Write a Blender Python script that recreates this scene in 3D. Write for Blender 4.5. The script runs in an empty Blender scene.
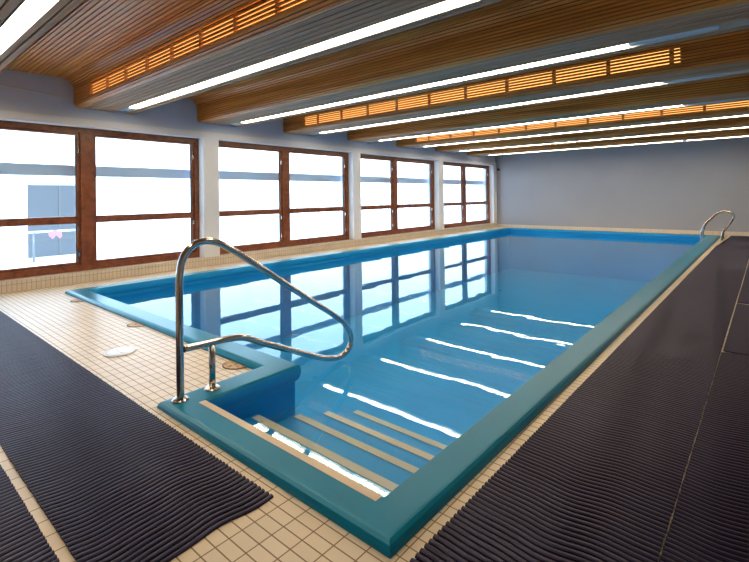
import bpy, math, random
from mathutils import Vector, Matrix
random.seed(7)
scene = bpy.context.scene
C = scene.collection

# ------------------------------------------------------------------ camera
cam_data = bpy.data.cameras.new('camera')
cam = bpy.data.objects.new('camera', cam_data); C.objects.link(cam)
R_ = (0.761238, 0.648342, -0.013019)
U_ = (0.013475, 0.004257, 0.9999)
F_ = (-0.648332, 0.761338, 0.005496)
m = Matrix(((R_[0], U_[0], -F_[0], 7.5154), (R_[1], U_[1], -F_[1], 0.0), (R_[2], U_[2], -F_[2], 1.2), (0, 0, 0, 1)))
cam.matrix_world = m
cam_data.sensor_fit = 'HORIZONTAL'; cam_data.sensor_width = 36.0
cam_data.lens = 36.0 * 454.1155 / 749.0
cam_data.shift_y = -87.30 / 749.0
cam_data.clip_start = 0.05; cam_data.clip_end = 200
scene.camera = cam

# ------------------------------------------------------------------ sky, sun, exposure
SKY = 2.0; SUN = 12.0; LAMP = 17.0; AMBER = 1.5
w = bpy.data.worlds.new('sky'); scene.world = w; w.use_nodes = True
bg = w.node_tree.nodes['Background']
bg.inputs[0].default_value = (0.60, 0.80, 1.0, 1); bg.inputs[1].default_value = SKY
sd = bpy.data.lights.new('sun', 'SUN'); sd.energy = SUN; sd.angle = math.radians(8); sd.color = (0.66, 0.83, 1.0)
sun = bpy.data.objects.new('sun', sd); C.objects.link(sun)
sun.rotation_euler = Vector((-0.80, 0.18, -0.62)).to_track_quat('-Z', 'Y').to_euler()
sun.location = (20, -5, 20)
scene.view_settings.view_transform = 'Standard'
scene.view_settings.look = 'None'
scene.view_settings.exposure = 0.30
scene.view_settings.gamma = 1.0
scene.view_settings.use_curve_mapping = False

# ------------------------------------------------------------------ helpers
def link(name, verts, faces, mat=None, parent=None, smooth=False, mats=None, fm=None):
    me = bpy.data.meshes.new(name)
    me.from_pydata([tuple(v) for v in verts], [], faces)
    if mats:
        for q in mats: me.materials.append(q)
        if fm: me.polygons.foreach_set('material_index', fm)
    elif mat: me.materials.append(mat)
    if smooth: me.polygons.foreach_set('use_smooth', [True] * len(me.polygons))
    me.update()
    o = bpy.data.objects.new(name, me); C.objects.link(o)
    if parent: o.parent = parent
    return o

class MB:
    def __init__(s): s.v = []; s.f = []; s.felt = set()
    def box(s, x0, x1, y0, y1, z0, z1):
        n = len(s.v)
        s.v += [(x, y, z) for x in (x0, x1) for y in (y0, y1) for z in (z0, z1)]
        for q in ((0,1,3,2),(4,6,7,5),(0,4,5,1),(2,3,7,6),(0,2,6,4),(1,5,7,3)):
            s.f.append(tuple(n + i for i in q))
        return s
    def quad(s, a, b, c, d):
        n = len(s.v); s.v += [a, b, c, d]; s.f.append((n, n+1, n+2, n+3)); return s
    def extrude_x(s, prof, x0, x1, closed=False):
        """prof: list of (y, z)"""
        n = len(s.v); k = len(prof)
        s.v += [(x0, y, z) for y, z in prof] + [(x1, y, z) for y, z in prof]
        for i in range(k if closed else k - 1):
            j = (i + 1) % k
            s.f.append((n + i, n + k + i, n + k + j, n + j))
        if closed:
            s.f.append(tuple(n + i for i in range(k))); s.f.append(tuple(n + k + i for i in reversed(range(k))))
        return s
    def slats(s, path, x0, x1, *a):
        """a run of slats with shade painted as dark strips in the gaps"""
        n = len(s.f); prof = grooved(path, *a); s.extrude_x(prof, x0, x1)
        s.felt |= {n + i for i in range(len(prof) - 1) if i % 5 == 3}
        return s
    def tube(s, pts, r, seg=16, caps=True):
        pts = [Vector(p) for p in pts]; n0 = len(s.v)
        t = (pts[1] - pts[0]).normalized()
        up = Vector((1, 0, 0)) if abs(t.x) < .9 else Vector((0, 0, 1))
        a = t.cross(up).normalized()
        for i, p in enumerate(pts):
            if i == 0: d = pts[1] - p
            elif i == len(pts) - 1: d = p - pts[i-1]
            else: d = (pts[i+1] - p).normalized() + (p - pts[i-1]).normalized()
            d.normalize()
            a = (a - d * a.dot(d)).normalized(); b = d.cross(a)
            for q in range(seg):
                an = 2 * math.pi * q / seg
                s.v.append(tuple(p + (a * math.cos(an) + b * math.sin(an)) * r))
        for i in range(len(pts) - 1):
            for q in range(seg):
                j = (q + 1) % seg
                s.f.append((n0 + i*seg + q, n0 + i*seg + j, n0 + (i+1)*seg + j, n0 + (i+1)*seg + q))
        if caps:
            s.f.append(tuple(n0 + q for q in reversed(range(seg))))
            s.f.append(tuple(n0 + (len(pts)-1)*seg + q for q in range(seg)))
        return s
    def lathe(s, prof, cx, cy, seg=28):
        """prof: list of (r, z), from bottom to top"""
        n0 = len(s.v); k = len(prof)
        for q in range(seg):
            an = 2 * math.pi * q / seg
            for r, z in prof: s.v.append((cx + r * math.cos(an), cy + r * math.sin(an), z))
        for q in range(seg):
            j = (q + 1) % seg
            for i in range(k - 1):
                s.f.append((n0 + q*k + i, n0 + j*k + i, n0 + j*k + i + 1, n0 + q*k + i + 1))
        s.f.append(tuple(n0 + q*k + k - 1 for q in range(seg)))
        s.f.append(tuple(n0 + q*k for q in reversed(range(seg))))
        return s
    def obj(s, name, mat, parent=None, smooth=False, bevel=0):
        if s.felt: o = link(name, s.v, s.f, mats=[mat, GAP_SHADE], fm=[1 if i in s.felt else 0 for i in range(len(s.f))], parent=parent)
        else: o = link(name, s.v, s.f, mat, parent, smooth)
        if bevel:
            b = o.modifiers.new('bevel', 'BEVEL'); b.width = bevel; b.segments = 3; b.limit_method = 'ANGLE'
        return o

def spline(pts, n=8):
    P = [Vector(p) for p in pts]; out = []
    for i in range(len(P) - 1):
        p0 = P[max(i-1, 0)]; p1 = P[i]; p2 = P[i+1]; p3 = P[min(i+2, len(P)-1)]
        for k in range(n):
            t = k / n
            out.append(0.5 * ((2*p1) + (p2-p0)*t + (2*p0-5*p1+4*p2-p3)*t*t + (3*p1-p0-3*p2+p3)*t**3))
    out.append(P[-1]); return out

def thing(name, label, cat, loc=(0, 0, 0), group=None):
    o = bpy.data.objects.new(name, None); C.objects.link(o); o.location = loc
    o.empty_display_size = .1
    o['label'] = label; o['category'] = cat
    if group: o['group'] = group
    return o
def part(o, root):
    """parent a world-space part under a thing whose Empty stands elsewhere"""
    o.parent = root; o.matrix_parent_inverse = Matrix.Translation(-root.location); return o
def tag(o, label=None, cat=None, group=None, kind=None):
    if label: o['label'] = label
    if cat: o['category'] = cat
    if group: o['group'] = group
    if kind: o['kind'] = kind
    return o
def recentre(o, loc):
    """move a mesh object's origin to loc without moving the mesh"""
    o.data.transform(Matrix.Translation(-Vector(loc))); o.location = loc; return o

# ------------------------------------------------------------------ materials
def mat(name, col=(.8, .8, .8), rough=.5, metal=0, spec=.5, emit=None, es=0):
    m = bpy.data.materials.new(name); m.use_nodes = True
    b = m.node_tree.nodes['Principled BSDF']
    b.inputs['Base Color'].default_value = (*col, 1); b.inputs['Roughness'].default_value = rough
    b.inputs['Metallic'].default_value = metal; b.inputs['Specular IOR Level'].default_value = spec
    if emit:
        b.inputs['Emission Color'].default_value = (*emit, 1); b.inputs['Emission Strength'].default_value = es
    return m
def nodes(m): return m.node_tree.nodes, m.node_tree.links, m.node_tree.nodes['Principled BSDF']
def coords(N, L, scale=(1, 1, 1), loc=(0, 0, 0), rot=(0, 0, 0)):
    # world-space position, so that every part of the building shares one grain
    tc = N.new('ShaderNodeNewGeometry'); mp = N.new('ShaderNodeMapping')
    mp.inputs['Scale'].default_value = scale; mp.inputs['Location'].default_value = loc; mp.inputs['Rotation'].default_value = rot
    L.new(tc.outputs['Position'], mp.inputs['Vector']); return mp.outputs['Vector']
def ramp(N, L, fac, stops):
    r = N.new('ShaderNodeValToRGB'); e = r.color_ramp.elements
    e[0].position = stops[0][0]; e[0].color = (*stops[0][1], 1)
    e[1].position = stops[-1][0]; e[1].color = (*stops[-1][1], 1)
    for p, c in stops[1:-1]:
        q = e.new(p); q.color = (*c, 1)
    L.new(fac, r.inputs['Fac']); return r.outputs['Color']
def noise(N, L, vec, scale, detail=3, rough=.5):
    n = N.new('ShaderNodeTexNoise'); n.inputs['Scale'].default_value = scale
    n.inputs['Detail'].default_value = detail; n.inputs['Roughness'].default_value = rough
    L.new(vec, n.inputs['Vector']); return n.outputs['Fac']
def bump(N, L, b, h, strength, dist):
    n = N.new('ShaderNodeBump'); n.inputs['Strength'].default_value = strength; n.inputs['Distance'].default_value = dist
    L.new(h, n.inputs['Height']); L.new(n.outputs['Normal'], b.inputs['Normal']); return n

def tile_mat(name, c1, c2, grout, vec_fn, bw, bh, mortar, rough):
    m = mat(name, c1, rough); N, L, b = nodes(m)
    v = vec_fn(N, L)
    t = N.new('ShaderNodeTexBrick'); t.offset = 0; t.squash = 1
    t.inputs['Scale'].default_value = 1; t.inputs['Brick Width'].default_value = bw; t.inputs['Row Height'].default_value = bh
    t.inputs['Mortar Size'].default_value = mortar; t.inputs['Mortar Smooth'].default_value = .2
    t.inputs['Color1'].default_value = (*c1, 1); t.inputs['Color2'].default_value = (*c2, 1); t.inputs['Mortar'].default_value = (*grout, 1)
    L.new(v, t.inputs['Vector'])
    n = noise(N, L, coords(N, L), 2.3, 4)
    mx = N.new('ShaderNodeMix'); mx.data_type = 'RGBA'; mx.blend_type = 'MULTIPLY'
    mx.inputs[0].default_value = .35
    L.new(t.outputs['Color'], mx.inputs[6]); L.new(ramp(N, L, n, [(.3, (.80, .78, .72)), (.65, (1, 1, 1))]), mx.inputs[7])
    L.new(mx.outputs[2], b.inputs['Base Color'])
    inv = N.new('ShaderNodeMath'); inv.operation = 'SUBTRACT'; inv.inputs[0].default_value = 1
    L.new(t.outputs['Fac'], inv.inputs[1]); bump(N, L, b, inv.outputs[0], .35, .002)
    rr = N.new('ShaderNodeMapRange'); rr.inputs['To Min'].default_value = rough; rr.inputs['To Max'].default_value = .8
    L.new(t.outputs['Fac'], rr.inputs['Value']); L.new(rr.outputs[0], b.inputs['Roughness'])
    return m
FLOOR_T = tile_mat('cream_deck_tile', (.81, .69, .52), (.77, .65, .48), (.28, .18, .09),
    lambda N, L: coords(N, L, loc=(-6.174 + .1027 * 80, -1.040 + .053 * 80, 0)), .1027, .053, .0028, .36)
def updown(N, L):
    g = N.new('ShaderNodeNewGeometry'); s = N.new('ShaderNodeSeparateXYZ'); c = N.new('ShaderNodeCombineXYZ')
    a = N.new('ShaderNodeMath'); a.operation = 'ADD'
    L.new(g.outputs['Position'], s.inputs[0]); L.new(s.outputs[0], a.inputs[0]); L.new(s.outputs[1], a.inputs[1])
    ad = N.new('ShaderNodeMath'); ad.operation = 'ADD'; ad.inputs[1].default_value = 20.0; L.new(a.outputs[0], ad.inputs[0])
    L.new(ad.outputs[0], c.inputs[0]); L.new(s.outputs[2], c.inputs[1]); return c.outputs[0]
WALL_T = tile_mat('cream_wall_tile', (.74, .66, .56), (.70, .61, .51), (.36, .28, .20), updown, .053, .1027, .003, .3)

def plaster(name, col, rough=.7):
    m = mat(name, col, rough); N, L, b = nodes(m)
    n = noise(N, L, coords(N, L), 60, 4); bump(N, L, b, n, .12, .002)
    n2 = noise(N, L, coords(N, L), .7, 3)
    L.new(ramp(N, L, n2, [(.3, tuple(c * .93 for c in col)), (.7, col)]), b.inputs['Base Color'])
    return m
WHITE = plaster('white_painted_plaster', (.82, .84, .88))
BLUEGREY = plaster('blue_grey_painted_plaster', (.70, .76, .90))
FARWALL = plaster('grey_painted_plaster', (.35, .37, .42))
DIMWALL = plaster('warm_grey_plaster', (.50, .48, .46))
SNOW = plaster('snow', (.88, .90, .93), .6)
FACADE = plaster('white_facade_panel', (.86, .88, .92), .7)
BAND = mat('blue_grey_facade_band', (.070, .074, .080), .6)
BOARD = mat('blue_grey_painted_board', (.56, .74, 1.0), .6)
DOORG = mat('blue_grey_door_glass', (.058, .066, .078), .5)
FRAMEG = mat('pale_window_surround', (.17, .19, .215), .6)
PINK = mat('pink_cloth', (.30, .13, .17), .8)

def wood(name, dark, mid, light, grain=(.6, 30, 30), rough=.45, bmp=True):
    m = mat(name, mid, rough); N, L, b = nodes(m)
    n = noise(N, L, coords(N, L, grain), 1.0, 5, .6)
    n2 = noise(N, L, coords(N, L, (.35, 9, 9), loc=(3, 1, 5)), 1.6, 2)
    mx = N.new('ShaderNodeMath'); mx.operation = 'MULTIPLY_ADD'; mx.inputs[1].default_value = .55
    L.new(n, mx.inputs[0]); ad = N.new('ShaderNodeMath'); ad.operation = 'MULTIPLY'; ad.inputs[1].default_value = .45
    L.new(n2, ad.inputs[0]); L.new(ad.outputs[0], mx.inputs[2])
    L.new(ramp(N, L, mx.outputs[0], [(.34, dark), (.5, mid), (.66, light)]), b.inputs['Base Color'])
    if bmp: bump(N, L, b, n, .15, .002)
    else: b.inputs['Specular IOR Level'].default_value = .2
    return m
PINE = wood('oiled_pine_slats', (.38, .125, .020), (.68, .26, .050), (.82, .40, .10))
PINE_SHEEN = wood('pine_slats_with_grey_sheen', (.34, .21, .14), (.48, .31, .21), (.60, .41, .29), rough=.8, bmp=False)  # underside pine, grey sheen of glancing light painted into the colour
MAHOG = wood('red_brown_stained_wood', (.13, .035, .012), (.24, .070, .024), (.33, .11, .04), grain=(12, 3, 3), rough=.35)

TEAL = mat('teal_moulded_coping', (.002, .21, .36), .28, spec=.34)
N, L, b = nodes(TEAL); b.inputs['Specular Tint'].default_value = (.30, .75, 1.0, 1); bump(N, L, b, noise(N, L, coords(N, L), 9, 3), .03, .01)
LINER = mat('blue_pool_liner', (.004, .27, .60), .5)
N, L, b = nodes(LINER)
L.new(ramp(N, L, noise(N, L, coords(N, L), .9, 2), [(.3, (.001, .31, .66)), (.7, (.001, .35, .72))]), b.inputs['Base Color'])
TAN = mat('tan_anti_slip_strip', (.76, .62, .45), .6)
N, L, b = nodes(TAN); bump(N, L, b, noise(N, L, coords(N, L), 300, 2), .3, .001)
STEEL = mat('polished_stainless_steel', (.55, .52, .48), .16, 1)
SPACER = mat('dark_grey_spacer', (.10, .11, .12), .4)
DARKJ = mat('black_rubber', (.02, .02, .02), .6)
RUST = mat('tan_weathered_cover', (.55, .36, .17), .55)
N, L, b = nodes(RUST)
L.new(ramp(N, L, noise(N, L, coords(N, L), 40, 4), [(.35, (.28, .14, .05)), (.6, (.62, .44, .24))]), b.inputs['Base Color'])
LID = mat('white_plastic_lid', (.68, .73, .80), .25)
MAT_ = mat('dark_purple_brown_rubber', (.022, .015, .042), .38, spec=.40)
MAT_.node_tree.nodes['Principled BSDF'].inputs['Specular Tint'].default_value = (.62, .66, 1.0, 1)
MATB = mat('black_rubber_web', (.008, .007, .008), .8, spec=.1)
LAMPM = mat('lit_lamp_diffuser', (.9, .9, .9), .4, emit=(1.0, .81, .57), es=LAMP)
UNLIT = mat('unlit_lamp_diffuser', (.55, .72, .92), .25)
CHAN = mat('painted_metal_channel', (.62, .62, .60), .35)
AMB = mat('amber_backlight', (.9, .5, .2), .6, emit=(1.0, .58, .15), es=AMBER)
GAP_SHADE = mat('painted_gap_shade', (.035, .026, .020), .95, spec=.1)  # near-black shade painted on the groove bottoms between the slats
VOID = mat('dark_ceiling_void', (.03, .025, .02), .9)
PVC = mat('white_plastic', (.75, .75, .74), .4)

# clear glass: mostly straight through, with a weak mirror layer
def glass(name, tint, ior, base=0.0):
    m = bpy.data.materials.new(name); m.use_nodes = True
    N = m.node_tree.nodes; L = m.node_tree.links; N.remove(N['Principled BSDF'])
    o = N['Material Output']; t = N.new('ShaderNodeBsdfTransparent'); g = N.new('ShaderNodeBsdfGlossy'); f = N.new('ShaderNodeFresnel')
    mx = N.new('ShaderNodeMixShader')
    t.inputs[0].default_value = (*tint, 1); g.inputs['Roughness'].default_value = 0.0
    f.inputs['IOR'].default_value = ior
    ge = N.new('ShaderNodeNewGeometry'); one = N.new('ShaderNodeMath'); one.operation = 'SUBTRACT'; one.inputs[0].default_value = 1.0
    L.new(ge.outputs['Backfacing'], one.inputs[1])
    fm = N.new('ShaderNodeMath'); fm.operation = 'MULTIPLY'; L.new(f.outputs[0], fm.inputs[0]); L.new(one.outputs[0], fm.inputs[1])
    L.new(fm.outputs[0], mx.inputs[0]); L.new(t.outputs[0], mx.inputs[1]); L.new(g.outputs[0], mx.inputs[2]); L.new(mx.outputs[0], o.inputs[0])
    return m, N, L, g, f
GLASS = glass('window_glass', (.96, .98, .98), 1.45)[0]
WATER, N, L, g, f = glass('pool_water', (.84, .93, .98), 1.38)
g.inputs[0].default_value = (.82, .96, 1.0, 1)
na = noise(N, L, coords(N, L, (1.3, .9, 1)), 1.5, 2, .4)
nb = noise(N, L, coords(N, L, (1, 1, 1), loc=(4, 2, 0)), 7, 2, .5)
ad = N.new('ShaderNodeMath'); ad.operation = 'MULTIPLY_ADD'; ad.inputs[1].default_value = .10
L.new(nb, ad.inputs[0]); L.new(na, ad.inputs[2])
bm_ = N.new('ShaderNodeBump'); bm_.inputs['Strength'].default_value = .10; bm_.inputs['Distance'].default_value = .018
L.new(ad.outputs[0], bm_.inputs['Height']); L.new(bm_.outputs['Normal'], g.inputs['Normal']); L.new(bm_.outputs['Normal'], f.inputs['Normal'])

# ------------------------------------------------------------------ room shell
XR, YB, YF = 9.6, -2.6, 15.86
ZB, ZC = 2.54, 2.93            # underside of beams, slatted ceiling
inner = [(5.062, 1.356), (6.387, 1.356), (6.387, 14.931), (.885, 14.931), (.885, 2.056), (5.062, 2.056)]
outer = [(4.857, 1.171), (6.566, 1.171), (6.68, 15.13), (.679, 15.13), (.679, 1.857), (4.857, 1.857)]
fl = MB(); e = .03
for x0, x1, y0, y1 in ((0, XR, YB, 1.171+e), (0, 4.857+e, 1.171+e, 1.857+e), (0, .679+e, 1.857+e, 15.13-e),
                       (6.566-e, XR, 1.171+e, 15.13-e), (0, XR, 15.13-e, YF)):
    fl.box(x0, x1, y0, y1, -.12, 0)
tag(fl.obj('floor', FLOOR_T), kind='structure')

openings = [(-2.3, .30), (.62, 4.165), (4.465, 8.05), (8.31, 11.87), (12.15, 15.62)]
MIDS = {1: 2.39, 2: 6.13, 3: 9.93, 4: 13.78, 5: -1.0}
ZS, ZH = .15, 2.275             # sill and window head
wl = MB()
wl.box(-.42, 0, YB, YF, -.6, ZS - .014)
wl.box(-.42, 0, YB, YF, ZH, 2.385)
wl.box(-.42, -.035, YB, YF, 2.385, 3.2)
ys = [YB] + [v for o in openings for v in o] + [YF]
for a, c in zip(ys[::2], ys[1::2]): wl.box(-.42, 0, a, c, ZS - .014, ZH)
WL = link('wall_left', wl.v, wl.f, mats=[WHITE, BLUEGREY], fm=[1 if 12 <= i < 18 else 0 for i in range(len(wl.f))])
tag(WL, kind='structure')
bb = MB().box(0, .02, YB, YF, 0, ZS)
for a, c in openings: bb.box(-.17 - .10, 0, a, c, ZS - .014, ZS)
tag(bb.obj('baseboard_left', WALL_T), kind='structure')
bf = MB().box(.02, XR, YF - .025, YF, 0, .10)
tag(bf.obj('baseboard_far', WALL_T), kind='structure')
tag(MB().box(-.42, XR + .2, YF, YF + .25, -.3, 3.2).obj('wall_far', FARWALL), kind='structure')
tag(MB().box(XR, XR + .2, YB, YF, -.3, 3.2).obj('wall_right', DIMWALL), kind='structure')
tag(MB().box(-.42, XR + .2, YB - .2, YB, -.3, 3.2).obj('wall_back', DIMWALL), kind='structure')

def grooved(path, slat=.038, gap=.012, depth=.020):
    """walk a (y, z) path; return the profile of slats separated by recessed gaps (recess on the left-hand side)"""
    P = [Vector(p) for p in path]; L_ = [0]
    for a, c in zip(P, P[1:]): L_.append(L_[-1] + (c - a).length)
    def at(s):
        s = max(0, min(L_[-1], s))
        for i in range(len(P) - 1):
            if s <= L_[i+1] + 1e-9:
                t = (s - L_[i]) / max(L_[i+1] - L_[i], 1e-9); d = (P[i+1] - P[i]).normalized()
                return P[i].lerp(P[i+1], t), Vector((-d.y, d.x))
    n = max(1, round(L_[-1] / (slat + gap))); st = L_[-1] / n; out = []
    for k in range(n):
        s0 = k * st; s1 = s0 + st - gap
        for s, dp in ((s0, 0), ((s0 + s1) / 2, 0), (s1, 0), (s1, depth), (s0 + st, depth)):
            p, nn = at(s); out.append(tuple(p + nn * dp))
    return out

# slatted ceiling between the beams
BEAMY = [.28, 2.19, 4.07, 5.96, 7.88, 9.80, 11.73, 13.70]
BW, RC = .82, .13
cl = MB()
edges = [YB] + [v for y in BEAMY for v in (y - RC, y + BW + RC)] + [YF]
for a, c in zip(edges[::2], edges[1::2]):
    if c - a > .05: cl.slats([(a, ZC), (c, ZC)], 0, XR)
nsl = len(cl.f)
cl.box(-.42, XR + .2, YB - .2, YF + .25, 3.2, 3.35)
ce = link('ceiling', cl.v, cl.f, mats=[PINE, WHITE, GAP_SHADE], fm=[2 if i in cl.felt else 0 for i in range(nsl)] + [1] * 6)
tag(ce, kind='structure')

# ------------------------------------------------------------------ windows
def make_window(n, a, c):
    X = -.17                       # room face of the frame
    fr = MB(); D = .10; fw = .075
    mid = MIDS[n]; mh = .085
    fr.box(X - D, X, a, c, ZS, ZS + .09).box(X - D, X, a, c, ZH - fw, ZH)
    fr.box(X - D, X, a, a + fw, ZS + .09, ZH - fw).box(X - D, X, c - fw, c, ZS + .09, ZH - fw)
    fr.box(X - D, X, mid - mh, mid + mh, ZS + .09, ZH - fw)
    root = fr.obj('window_%d' % n, MAHOG); tag(root, kind='structure')
    for y0, y1 in ((a + fw, mid - mh), (mid + mh, c - fw)):
        z0, z1 = ZS + .09, ZH - fw; s = .04; zt0, zt1 = .855, .960
        sa = MB(); xa, xb = X - .095, X - .030
        sa.box(xa, xb, y0, y1, z0, z0 + s).box(xa, xb, y0, y1, z1 - s, z1)
        sa.box(xa, xb, y0, y0 + s, z0 + s, z1 - s).box(xa, xb, y1 - s, y1, z0 + s, z1 - s)
        sa.box(xa, xb + .022, y0 + s, y1 - s, zt0, zt1)
        so = sa.obj('sash', MAHOG, root)
        for q0, q1 in ((z0 + s, zt0), (zt1, z1 - s)):
            MB().box(X - .070, X - .064, y0 + s, y1 - s, q0, q1).obj('pane', GLASS, so)
        gs = MB()
        for q0, q1 in ((z0 + s, zt0), (zt1, z1 - s)):
            for yy in ((y0 + s, y0 + s + .014), (y1 - s - .014, y1 - s)): gs.box(X - .078, X - .056, yy[0], yy[1], q0, q1)
        gs.obj('glazing_spacer', SPACER, so)['label'] = 'dark grey glazing edge'
        hg = MB()
        for zz in (z0 + .12, z0 + .50, z1 - .30): hg.box(X - .030, X - .016, y1 - .035, y1 - .012, zz, zz + .07)
        hg.obj('hinge', STEEL, so)
    # outer reveal lining
    MB().box(-.42, X - D, a, c, ZS - .01, ZS + .02).obj('window_sill', PVC, root)
for i, (a, c) in enumerate(openings[1:]): make_window(i + 1, a, c)
make_window(5, *openings[0])  # unseen window, added to let daylight onto the near mats

# ------------------------------------------------------------------ beams
def arc(cy, cz, r, a0, a1, n=7):
    return [(cy + r * math.cos(math.radians(a0 + (a1 - a0) * k / n)), cz + r * math.sin(math.radians(a0 + (a1 - a0) * k / n))) for k in range(n + 1)]
order = ['first', 'second', 'third', 'fourth', 'fifth', 'sixth', 'seventh', 'eighth']
GX0, GX1, GZ0, GZ1 = .62, 6.86, 2.598, 2.785
def make_beam(i, y0):
    grille = i in (1, 3, 5)
    lab = 'slatted pine clad ceiling beam, %s counted from the nearest above the pool deck to the far wall' % order[i]
    if grille: lab = 'slatted pine clad ceiling beam with amber lit grille, %s beam counted from the camera' % order[i]
    root = thing('ceiling_beam', lab, 'beam', (0.0, y0 + BW / 2, ZB), 'slatted ceiling beams across the pool hall')
    rb = .055
    near_top = arc(y0 - RC, ZC - RC, RC, 90, 0)                       # cove, concave towards the room
    near_bot = arc(y0 + rb, ZB + rb, rb, 180, 270)
    near = near_top + near_bot + [(y0 + .10, ZB)]
    far = [(y0 + BW - .02, ZB), (y0 + BW, ZB + .02)] + arc(y0 + BW + RC, ZC - RC, RC, 180, 90)
    cm = MB(); X0, X1 = -.034, XR
    gx1 = GX1 if i == 1 or i == 3 else 8.9
    if grille:
        up = near_top + [(y0, GZ1)]; lo = [(y0, GZ0)] + near_bot[1:] + [(y0 + .10, ZB)]
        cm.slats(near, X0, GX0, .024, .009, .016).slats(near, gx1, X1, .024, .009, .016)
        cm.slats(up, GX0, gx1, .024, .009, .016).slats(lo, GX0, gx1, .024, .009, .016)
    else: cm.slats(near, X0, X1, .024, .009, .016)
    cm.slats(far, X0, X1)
    part(cm.obj('cladding', PINE), root)
    # underside boards either side of the lamp channel
    ly = y0 + .60
    um = MB()
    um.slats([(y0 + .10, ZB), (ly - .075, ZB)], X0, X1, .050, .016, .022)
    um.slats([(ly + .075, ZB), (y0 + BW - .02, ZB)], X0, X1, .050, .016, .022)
    part(um.obj('underside_boards', PINE_SHEEN), root)
    # core that closes the beam from above
    core = MB().box(X0, X1, y0 + .09, y0 + BW - .03, ZB + .075, ZC + .2)
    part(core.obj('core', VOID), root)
    if grille:
        g = MB(); n = 5; ph = (GZ1 - GZ0) / n
        for k in range(n):
            z = GZ0 + k * ph
            g.box(GX0, gx1, y0 - .002, y0 + .008, z, z + ph * .70)
        g.box(GX0 - .022, GX0 + .022, y0, y0 + .024, GZ0, GZ1)
        x = GX0 + (.58 if i == 1 else .40)
        while x < gx1 + .01:
            g.box(x - .022, x + .022, y0 + .000, y0 + .024, GZ0, GZ1); x += .58 if i == 1 else .64
        go = part(g.obj('grille', PINE), root)
        s = MB().box(GX0, gx1, y0 + .034, y0 + .040, GZ0 - .01, GZ1 + .01).obj('backlight', AMB)
        s.parent = go
        s['label'] = 'amber glow behind the louvres'
    return root
for i, y in enumerate(BEAMY): make_beam(i, y)

# ------------------------------------------------------------------ linear lamps in the beams
def make_lamp(i, y0):
    ly = y0 + .60
    root = thing('linear_ceiling_lamp', 'long white linear lamp recessed under the %s ceiling beam from the camera' % order[i], 'ceiling lamp', (.3, ly, ZB), 'linear lamps under the beams')
    xe = 7.26 if i < 5 else 8.9
    ch = MB().extrude_x([(ly - .072, ZB + .002), (ly - .066, ZB + .06), (ly + .066, ZB + .06), (ly + .072, ZB + .002), (ly + .076, ZB + .002), (ly + .07, ZB + .066), (ly - .07, ZB + .066), (ly - .076, ZB + .002)], .10, 9.3, True)
    part(ch.obj('channel', CHAN), root)
    segs = [(.12, .46, False)]
    x = .49
    while x + 1.52 < xe: segs.append((x, x + 1.515, True)); x += 1.53
    if i < 5: segs.append((x + .01, x + .66, False))
    for a, c, lit in segs:
        pr = [(ly - .040, ZB + .05), (ly - .040, ZB + .012), (ly - .033, ZB + .003), (ly + .033, ZB + .003), (ly + .040, ZB + .012), (ly + .040, ZB + .05)]
        o = part(MB().extrude_x(pr, a, c, True).obj('diffuser', LAMPM if lit else UNLIT), root)
        if not lit: o['label'] = 'unlit end section of the lamp'
for i, y in enumerate(BEAMY): make_lamp(i, y)

# ------------------------------------------------------------------ the pool
pool = thing('swimming_pool', 'long blue indoor swimming pool with teal coping and a step bay', 'swimming pool', (3.6, 8.5, 0))
def ring(sections, name, matl, close_poly=False):
    v = []; f = []; k = 6; n = len(sections)
    for t, z in sections:
        for a, c in zip(inner, outer):
            v.append((a[0] + (c[0] - a[0]) * t, a[1] + (c[1] - a[1]) * t, z))
    for s in range(n - 1):
        for i in range(k):
            j = (i + 1) % k
            f.append((s * k + i, s * k + j, (s + 1) * k + j, (s + 1) * k + i))
    return v, f
sec = [(.12, -.075), (.05, -.065), (.0, -.045), (-.03, -.02), (-.03, .012), (-.01, .030), (.035, .0385), (.06, .0395), (.06, .040), (.80, .040), (.86, .0385), (.94, .031), (.985, .018), (1.0, .002), (1.0, -.03)]
v, f = ring(sec, 'coping', TEAL)
co = link('coping', v, f, mats=[TEAL, LINER], fm=[1 if q < 6 * 5 else 0 for q in range(len(f))]); part(co, pool)
ws = [(.12, -.075), (.12, -.09), (.12, -1.35)]
v, f = ring(ws, 'basin', LINER); n = len(v) - 6
f = [tuple(reversed(q)) for q in f]
f.append((n + 0, n + 1, n + 2, n + 5)); f.append((n + 2, n + 3, n + 4, n + 5))
part(link('basin', v, f, LINER), pool)
# broad flight of steps: nosing depth and position
steps = [(1.32, 1.705, -.175), (1.705, 2.04, -.295), (2.04, 2.31, -.375), (2.31, 2.62, -.48)]
sx0, sx1 = 5.048, 6.40
for y0, y1, z in steps:
    st = part(MB().box(sx0, sx1, y0, y1, -1.35, z).obj('pool_step', LINER), pool)
    ns = MB().box(sx0 + .03, sx1 - .003, y1 - .052, y1 + .002, z, z + .004).obj('nosing_strip', TAN)
    ns.parent = st
es = MB().box(5.066, 6.383, 1.312, 1.352, .0396, .0412).obj('edge_strip', TAN); part(es, pool)
wv = [(5.03, 1.32, -.1), (6.40, 1.32, -.1), (6.40, 14.95, -.1), (.865, 14.95, -.1), (.865, 2.03, -.1), (5.03, 2.03, -.1)]
wo = link('pool_water', wv, [(0, 1, 2, 5), (2, 3, 4, 5)], WATER)
tag(wo, 'still turquoise water filling the swimming pool, mirroring the windows', 'water', kind='stuff')
recentre(wo, (3.6, 8.5, -.1))

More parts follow.
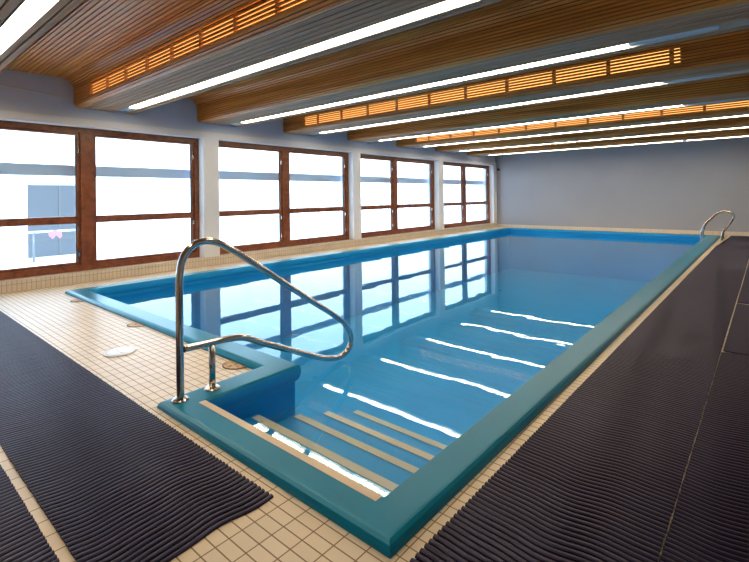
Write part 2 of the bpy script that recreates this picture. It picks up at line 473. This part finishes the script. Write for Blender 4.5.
# ------------------------------------------------------------------ steel handrail at the step bay
hr = thing('pool_handrail', 'tall looped stainless steel handrail standing at the corner of the step bay', 'handrail', (4.952, 1.26, .04))
hx = 4.952
rail = [(1.262, .04), (1.262, .25), (1.262, .45), (1.262, .65), (1.265, .76), (1.285, .850), (1.335, .915), (1.415, .942), (1.50, .928), (1.60, .875),
        (1.80, .745), (2.05, .573), (2.30, .405), (2.49, .28), (2.60, .195), (2.665, .12), (2.690, .04), (2.665, -.03), (2.59, -.068), (2.50, -.066),
        (2.36, -.022), (2.15, .075), (1.95, .168), (1.80, .24), (1.715, .285), (1.65, .305), (1.56, .316), (1.42, .322), (1.284, .328)]
part(MB().tube(spline([(hx, y, z) for y, z in rail], 6), .0215, 20).obj('rail_tube', STEEL, smooth=True), hr)
part(MB().tube([(hx, 1.462, .04), (hx, 1.462, .31)], .0195, 20).obj('support_post', STEEL, smooth=True), hr)
for y in (1.262, 1.462):
    part(MB().lathe([(.047, .0405), (.047, .046), (.040, .052), (.024, .055)], hx, y).obj('flange', STEEL), hr)

# far ladder grab rails
def ladder(y, lab):
    r = thing('pool_ladder_rail', lab, 'ladder rail', (6.62, y, .0), 'ladder grab rails at the far end')
    pts = [(6.345, -.6), (6.345, -.2), (6.347, .10), (6.365, .24), (6.43, .40), (6.55, .545), (6.66, .66), (6.74, .70), (6.84, .712), (6.93, .685), (6.98, .62), (6.975, .54), (6.92, .42), (6.80, .245), (6.768, .16), (6.762, .08), (6.762, .0)]
    part(MB().tube(spline([(x, y, z) for x, z in pts], 5), .021, 14).obj('rail_tube', STEEL, smooth=True), r)
    part(MB().lathe([(.036, .001), (.036, .008), (.026, .016)], 6.762, y, 20).obj('flange', STEEL), r)
ladder(14.05, 'nearer curved steel ladder rail at the far right pool corner')
ladder(14.55, 'farther curved steel ladder rail at the far right pool corner, behind the nearer one')

# ------------------------------------------------------------------ ribbed rubber mats
def make_mat(name, x0, x1, y0, y1, along, lab, group, seed, rag=0.0):
    """ribs lie across the mat; `along` is the axis of its length"""
    rnd = random.Random(seed)
    P = .0272; v = []; f = []
    if along == 'x': l0, l1, c0, c1 = x0, x1, y0, y1
    else: l0, l1, c0, c1 = y0, y1, x0, x1
    n = int((l1 - l0) / P); K = max(6, int((c1 - c0) / .035))
    ph = rnd.uniform(0, 6)
    prof = [(-.0105, .0012), (-.0095, .0065), (-.004, .0100), (.004, .0100), (.0095, .0065), (.0105, .0012)]
    skew = .0105 if along == 'y' else 0
    def off(l): return skew * (l - 1.2)
    def off0(l): return off(l) + (min(max(l - 12.6, 0), .5) * .20 if x0 < 7 and along == 'y' else 0)
    def wave(c, l): return .010 * math.sin(c * 13 + ph + .9 * l) + .004 * math.sin(c * 27 + 2 * ph + 1.7 * l)
    for i in range(n):
        l = l1 - (i + .5) * P
        cc0 = c0 + off0(l) + rnd.uniform(-.0012, .0012); cc1 = c1 + off(l) + rnd.uniform(-.0012, .0012)
        base = len(v); j = rnd.uniform(-.001, .001)
        for k in range(K + 1):
            c = cc0 + (cc1 - cc0) * k / K
            for dl, z in prof:
                a = l + dl + wave(c, l) + j
                v.append((a, c, z) if along == 'x' else (c, a, z))
        for k in range(K):
            for q in range(5):
                f.append((base + k*6 + q, base + k*6 + q + 1, base + (k+1)*6 + q + 1, base + (k+1)*6 + q))
        f.append(tuple(base + q for q in range(6))); f.append(tuple(base + K*6 + q for q in reversed(range(6))))
    nr = len(f)
    # webbing under the ribs
    nweb = max(3, int((c1 - c0) / .09))
    for w_ in range(nweb):
        c = c0 + .03 + (c1 - c0 - .06) * w_ / (nweb - 1); b0 = len(v)
        if skew: break
        for a, cc, z in ((l0, c - .012, .001), (l1 - .02, c - .012, .001), (l1 - .02, c - .012, .005), (l0, c - .012, .005), (l0, c + .012, .001), (l1 - .02, c + .012, .001), (l1 - .02, c + .012, .005), (l0, c + .012, .005)):
            v.append((a, cc, z) if along == 'x' else (cc, a, z))
        for q in ((0,1,2,3),(7,6,5,4),(3,2,6,7),(1,5,6,2),(0,3,7,4)): f.append(tuple(b0 + t for t in q))
    b0 = len(v)
    for a, cc in ((l0, c0 + .008 + off0(l0)), (min(l1, 12.6) - .02, c0 + .008 + off(min(l1, 12.6))), (l1 - .025, c0 + .008 + off0(l1)), (l1 - .025, c1 - .006 + off(l1)), (l0, c1 - .006 + off(l0))):
        v.append((a, cc, .0025) if along == 'x' else (cc, a, .0025))
    f.append((b0, b0+1, b0+2, b0+3, b0+4))
    fm = [0] * nr + [1] * (len(f) - nr)
    o = link(name, v, f, mats=[MAT_, MATB], fm=fm)
    recentre(o, ((x0 + x1) / 2, (y0 + y1) / 2, 0))
    return tag(o, lab, 'mat', group)
G = 'dark ribbed rubber mats on the pool deck'
make_mat('rubber_mat', .55, 6.012, .50, 1.115, 'x', 'long dark ribbed rubber mat left of the step bay, with a wavy end', G, 1)
make_mat('rubber_mat', .55, 6.45, -.20, .463, 'x', 'dark ribbed rubber mat in the bottom left corner, beyond the narrow strip of cream tiles', G, 2)
make_mat('rubber_mat', 6.625, 7.238, -.9, 15.6, 'y', 'long dark ribbed rubber mat running right along the pool edge to the far wall', G, 3)
make_mat('rubber_mat', 7.2425, 8.30, -.9, 4.25, 'y', 'dark ribbed rubber mat filling the bottom right corner, right of the seam', G, 4)
make_mat('rubber_mat', 7.249, 8.30, 4.27, 6.19, 'y', 'short short dark rubber mat at the right edge, between dark joint and pale gap', G, 5)
make_mat('rubber_mat', 7.250, 8.30, 6.235, 15.5, 'y', 'dark rubber mat at the right edge beyond the pale gap, reaching far wall', G, 6)

# ------------------------------------------------------------------ deck covers and small fittings
sk = thing('skimmer_lid', 'round white plastic skimmer lid set in the cream tiles left of the handrail', 'lid', (3.66, 1.415, 0))
part(MB().lathe([(.118, .0005), (.118, .005), (.108, .008), (.104, .008)], 3.66, 1.415, 36).obj('rim', CHAN), sk)
part(MB().lathe([(.103, .0008), (.103, .0075), (.085, .010), (.03, .011)], 3.66, 1.415, 36).obj('lid', LID), sk)
part(MB().box(3.60, 3.72, 1.405, 1.425, .0105, .0125).obj('grip', LID), sk)
def cover(cx, cy, lab):
    """the half of a round tan cover that shows beside the coping"""
    r = thing('drain_cover', lab, 'drain cover', (cx, cy, 0), 'tan half round covers along the coping')
    def half(rad, z0, z1, y1):
        m_ = MB(); k = 20
        ring_ = [(cx + rad * math.cos(math.pi + math.pi * q / k), y1 + rad * math.sin(math.pi + math.pi * q / k)) for q in range(k + 1)]
        n_ = len(ring_)
        m_.v = [(x, y, z0) for x, y in ring_] + [(x, y, z1) for x, y in ring_]
        m_.f = [tuple(range(n_, 2 * n_))] + [(q, (q + 1) % n_, n_ + (q + 1) % n_, n_ + q) for q in range(n_)]
        return m_
    part(half(.108, .0003, .003, cy).obj('rim', DARKJ), r)
    part(half(.100, .0005, .006, cy).obj('cover', RUST), r)
cover(2.95, 1.853, 'small tan round cover half under the coping, middle one of three, left of the handrail')
cover(1.30, 1.853, 'small tan round cover by the far left corner of the pool coping')
cover(4.62, 1.853, 'small tan round cover in the tiles just behind the handrail posts')

cd = MB().tube([(-.022, YB + .01, 2.72), (-.022, 1.3, 2.715), (-.022, 2.03, 2.67)], .012, 10).obj('cable_conduit', PVC, smooth=True)
recentre(cd, (-.022, 1.3, 2.7))
tag(cd, 'thin pale conduit running along the upper wall above the nearest window', 'conduit')
sn = thing('wall_sensor', 'small dark sensor high on the far wall by the left corner', 'sensor', (.09, YF, 2.12))
part(MB().box(.05, .13, YF - .05, YF - .0005, 2.08, 2.17).obj('housing', DARKJ, bevel=.008), sn)
part(MB().lathe([(.012, 2.05), (.022, 2.065), (.022, 2.082)], .09, YF - .028, 14).obj('lens', CHAN), sn)
fx = thing('ceiling_spotlight_bar', 'short bright spotlight bar under the seventh beam, small among the long lamps', 'ceiling lamp', (3.7, BEAMY[6] + .25, ZB))
part(MB().box(3.35, 4.05, BEAMY[6] + .21, BEAMY[6] + .29, ZB - .035, ZB - .0005).obj('housing', PVC, bevel=.006), fx)
for xx in (3.45, 3.78):
    part(MB().box(xx, xx + .18, BEAMY[6] + .22, BEAMY[6] + .28, ZB - .042, ZB - .035).obj('lamp_face', LAMPM), fx)
def smoke(x, y, z, lab):
    s = thing('smoke_detector', lab, 'smoke detector', (x, y, z), 'smoke detectors under the far beams')
    part(MB().lathe([(.025, z - .055), (.042, z - .045), (.05, z - .018), (.058, z - .014), (.058, z - .0005)], x, y, 22).obj('body', PVC, smooth=False), s)
smoke(6.05, BEAMY[7] + .22, ZB, 'small white round smoke detector on the farthest beam, towards the right')
smoke(1.15, BEAMY[7] + .22, ZB, 'small white round smoke detector on the farthest beam, near the left corner')

# ------------------------------------------------------------------ outside the windows
tag(MB().box(-40, -.42, -30, 60, -.9, -.6).obj('snowy_ground', SNOW), kind='structure')
XF = -10.0
bd = thing('office_building', 'long white building across the snowy yard with a grey door', 'building', (XF, 12, -.6))
part(MB().box(XF - 6, XF, -14, 120, -.6, 7.5).obj('wall', FACADE), bd)
BAND.name = 'blue_grey_metal'
sb = thing('outdoor_board', 'long flat pale blue grey board fixed outside across all the windows', 'board', (-.50, 8, 1.65))
part(MB().box(-.515, -.485, YB, YF + .5, 1.566, 1.734).obj('board', BOARD, bevel=.004), sb)
for y in (.31, .46, 4.315, 8.18, 12.01, 15.9): part(MB().box(-.485, -.421, y - .02, y + .02, 1.60, 1.70).obj('bracket', BOARD), sb)
dr = part(MB().box(XF, XF + .05, 3.78, 5.5, -.6, 1.70).obj('door', DOORG), bd)
MB().box(XF + .05, XF + .08, 4.60, 4.66, -.6, 1.70).obj('door_mullion', BAND, dr)
for k in range(9):
    for z0 in (.05, 1.0):
        y0 = 14.6 + k * 2.9
        wf = MB(); t = .05; z1 = z0 + .72
        wf.box(XF, XF + .03, y0, y0 + 1.5, z0, z0 + t).box(XF, XF + .03, y0, y0 + 1.5, z1 - t, z1)
        for yy in (y0, y0 + .72, y0 + 1.5 - t): wf.box(XF, XF + .03, yy, yy + t, z0 + t, z1 - t)
        part(wf.obj('window_frame', FRAMEG), bd)
rl = thing('yard_railing', 'pale blue metal railing standing before the grey door across the yard', 'railing', (-8.6, 4.4, -.6))
part(MB().tube([(-8.6, 3.5, .28), (-8.6, 5.2, .28)], .03, 10).obj('rail', UNLIT, smooth=True), rl)
for yy in (3.62, 5.05): part(MB().tube([(-8.6, yy, -.6), (-8.6, yy, .27)], .03, 10).obj('post', SPACER, smooth=True), rl)
ck = MB(); n_ = 10
for k in range(n_):
    y = 3.95 + .34 * k / (n_ - 1)
    ck.v += [(-8.555, y, .30 - .02 * math.sin(k)), (-8.555 + .015 * math.sin(2 * k), y + .03, .10 + .05 * math.cos(1.3 * k))]
    if k: a = 2 * k; ck.f.append((a - 2, a, a + 1, a - 1))
co_ = ck.obj('cloth', PINK); sm = co_.modifiers.new('thickness', 'SOLIDIFY'); sm.thickness = .008
recentre(co_, (-8.555, 4.1, .2)); tag(co_, 'small pink cloth hanging on the pale railing outside the nearest window', 'cloth')
